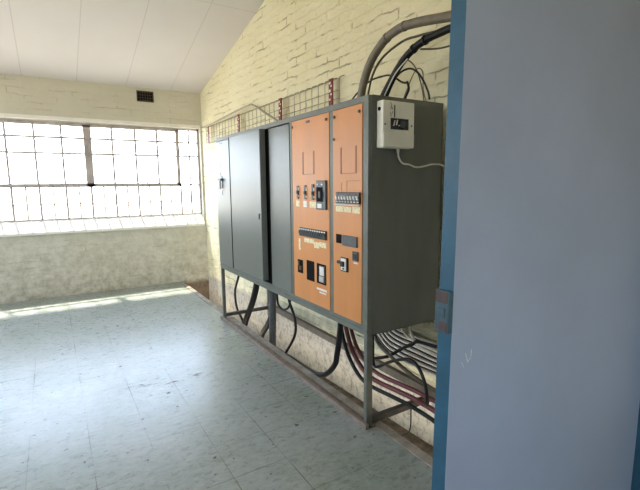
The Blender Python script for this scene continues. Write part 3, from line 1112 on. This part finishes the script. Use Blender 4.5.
cable('wire', [(2.03, 2.26, 1.999), (2.03, 2.20, 2.10), (2.03, 2.12, 2.21), (2.03, 2.06, 2.19), (2.03, 2.05, 2.08), (2.03, 2.02, 1.999)], 0.0035, M_conduit,
      'thinnest pale wire curling behind the knotted wire end', 'wire')
cable('wire', [(2.06, 6.75, 2.385), (2.000, 6.50, 2.345), (2.010, 6.1, 2.355), (2.03, 5.5, 2.392), (2.05, 4.93, 2.42), (2.06, 4.75, 2.40), (2.06, 4.415, 2.26), (2.05, 4.1, 2.13), (2.03, 4.02, 2.04)], 0.0115, M_wire,
      'grey wire draped over the far half of the mesh tray', 'wire')

# hanging below the switchboard
cable('cable', [(1.84, 4.80, 0.584), (1.85, 4.878, 0.413), (1.85, 5.012, 0.205), (1.85, 4.968, -0.001), (1.85, 4.77, -0.14), (1.85, 4.6, -0.45)], 0.014, M_cable,
      'slim dark cable bowing left below the far end of the switchboard')
cable('power_cable', [(1.80, 4.20, 0.572), (1.80, 4.222, 0.441), (1.80, 4.347, 0.225), (1.80, 4.599, -0.095), (1.80, 4.80, -0.45)], 0.034, M_cable,
      'thick black cable slanting down into the trench, leftmost of the thick cables under the switchboard')
cable('power_cable', [(1.875, 3.94, 0.584), (1.875, 3.96, 0.35), (1.875, 4.04, 0.125), (1.875, 4.15, -0.01), (1.875, 4.28, -0.14), (1.875, 4.45, -0.40)], 0.030, M_cable,
      'thick black cable curving left from behind the upright grey cable bundle')
cable('cable_bundle', [(1.80, 3.815, 0.584), (1.80, 3.826, 0.42), (1.80, 3.842, 0.15), (1.80, 3.86, -0.13), (1.80, 3.87, -0.48)], 0.036, M_darkgrey,
      'upright dark grey cable sleeve dropping straight from the middle of the switchboard')
cable('cable', [(1.80, 3.73, 0.584), (1.80, 3.722, 0.42), (1.80, 3.698, 0.345), (1.80, 3.584, 0.326), (1.80, 3.467, 0.399), (1.80, 3.44, 0.584)], 0.010, M_cable,
      'thin black cable hanging in a short shallow loop under the plain grey panel')
cable('cable', [(1.75, 3.42, 0.584), (1.75, 3.37, 0.458), (1.75, 3.275, 0.327), (1.75, 3.280, 0.176), (1.75, 3.471, -0.059), (1.75, 3.7, -0.30)], 0.012, M_cable,
      'thin black cable trailing from the plain grey panel down to the kerb')
cable('cable', [(1.72, 2.51, 0.584), (1.72, 2.52, 0.453), (1.72, 2.56, 0.26), (1.72, 2.60, 0.146), (1.72, 2.76, 0.010), (1.72, 3.01, -0.045), (1.72, 3.43, -0.055), (1.72, 3.9, -0.2)], 0.0215, M_cable,
      'thick black cable hanging in a deep loop under the wide orange panel')
rr = 'maroon cables below the narrow orange panel'
for k, (dx, dz, r_, mt, lb) in enumerate(((0.0, 0.0, 0.017, M_maroon, 'maroon cable sagging under the narrow orange panel, lower of the two'),
                                          (0.042, 0.030, 0.015, M_maroon, 'maroon cable sagging under the narrow orange panel, upper of the two'),
                                          (-0.042, -0.030, 0.014, M_cable, 'black cable sagging directly under the maroon cables'))):
    cable('cable', [(1.85 + dx, 2.66, 0.584), (1.85 + dx, 2.63, 0.405 + dz * .2), (1.85 + dx, 2.545, 0.25 + dz * .6), (1.85 + dx, 2.41, 0.150 + dz), (1.85 + dx, 2.27, 0.125 + dz), (1.86 + dx, 2.051, 0.135 + dz),
                    (1.87 + dx, 1.866, 0.140 + dz), (1.90 + dx, 1.65, 0.10 + dz), (2.0 + dx, 1.4, -0.1)], r_, mt, lb, 'cable', rr if k < 2 else None)

fan = ['topmost', 'second from the top', 'third from the top', 'fourth from the top', 'fifth from the top', 'sixth from the top', 'lowest']
for k in range(13):
    za = 0.408 - 0.0185 * k
    w_ = 0.004 * math.sin(k * 0.4)
    xx = 2.150
    pale = k % 2 == 0  # odd tubes are added dark to stand in for shaded gaps between cables
    cable('cable', [(xx - 0.05, 2.50 + 0.022 * k, 0.584), (xx - 0.03, 2.48 + 0.020 * k, 0.52 - 0.010 * k), (xx - 0.01, 2.44 + 0.007 * k, za + 0.035), (xx, 2.36, za + 0.004), (xx + 0.004, 2.20, za + w_), (xx + 0.008, 2.0, za - w_), (xx + 0.014, 1.80, za + 0.004), (xx + 0.02, 1.4, za + 0.01)],
          0.0100 if pale else 0.0062, M_cablegrey if pale else M_cable,
          ('pale grey cable along the wall beside the door, %s of the fan' if pale else 'dark tube as gap shade between pale cables, %s of the dark ones') % (
              'lowest' if k >= 11 else fan[k // 2]), 'cable', 'pale cables fanned along the wall' if pale else 'gap shade between the pale cables')
for k, y in enumerate((2.31, 2.21)):
    cable('cable', [(2.105, y + 0.01, 0.584), (2.105, y, 0.50), (2.110, y - 0.05, 0.425 - 0.03 * k), (2.115, y - 0.16, 0.395 - 0.03 * k), (2.122, y - 0.4, 0.385 - 0.032 * k), (2.135, 1.5, 0.38 - 0.032 * k)], 0.0115, M_cablegrey,
          ('left' if k == 0 else 'right') + ' one of two pale cables bending sharply down from the switchboard over the fan', 'cable', 'pale bent cables over the fan')
cable('cable', [(1.84, 2.31, 0.584), (1.85, 2.303, 0.383), (1.85, 2.300, 0.27), (1.85, 2.265, 0.228), (1.85, 2.105, 0.325), (1.85, 1.944, 0.395), (1.83, 1.835, 0.385), (1.81, 1.755, 0.307), (1.80, 1.725, 0.200)], 0.0105, M_cable,
      'black cable rising in an arch behind the near leg of the switchboard')
cable('cable', [(1.94, 2.50, 0.18), (1.94, 2.36, 0.24), (1.95, 2.251, 0.29), (1.95, 2.12, 0.385), (1.95, 2.019, 0.45), (1.95, 1.934, 0.49), (1.98, 1.6, 0.50)], 0.0115, M_cable,
      'black cable slanting up to the right across the pale cable fan')
cable('cable', [(1.90, 2.40, 0.584), (1.90, 2.335, 0.405), (1.90, 2.15, 0.32), (1.93, 1.96, 0.245), (1.98, 1.7, 0.19)], 0.013, M_brownwire,
      'brown-grey cable slanting down to the right behind the near leg')
cable('wire', [(1.80, 1.86, 0.12), (1.78, 1.85, -0.02), (1.76, 1.93, -0.10), (1.75, 2.0, -0.2)], 0.004, M_cable,
      'thin dark wire trailing down to the kerb beside the door', 'wire')
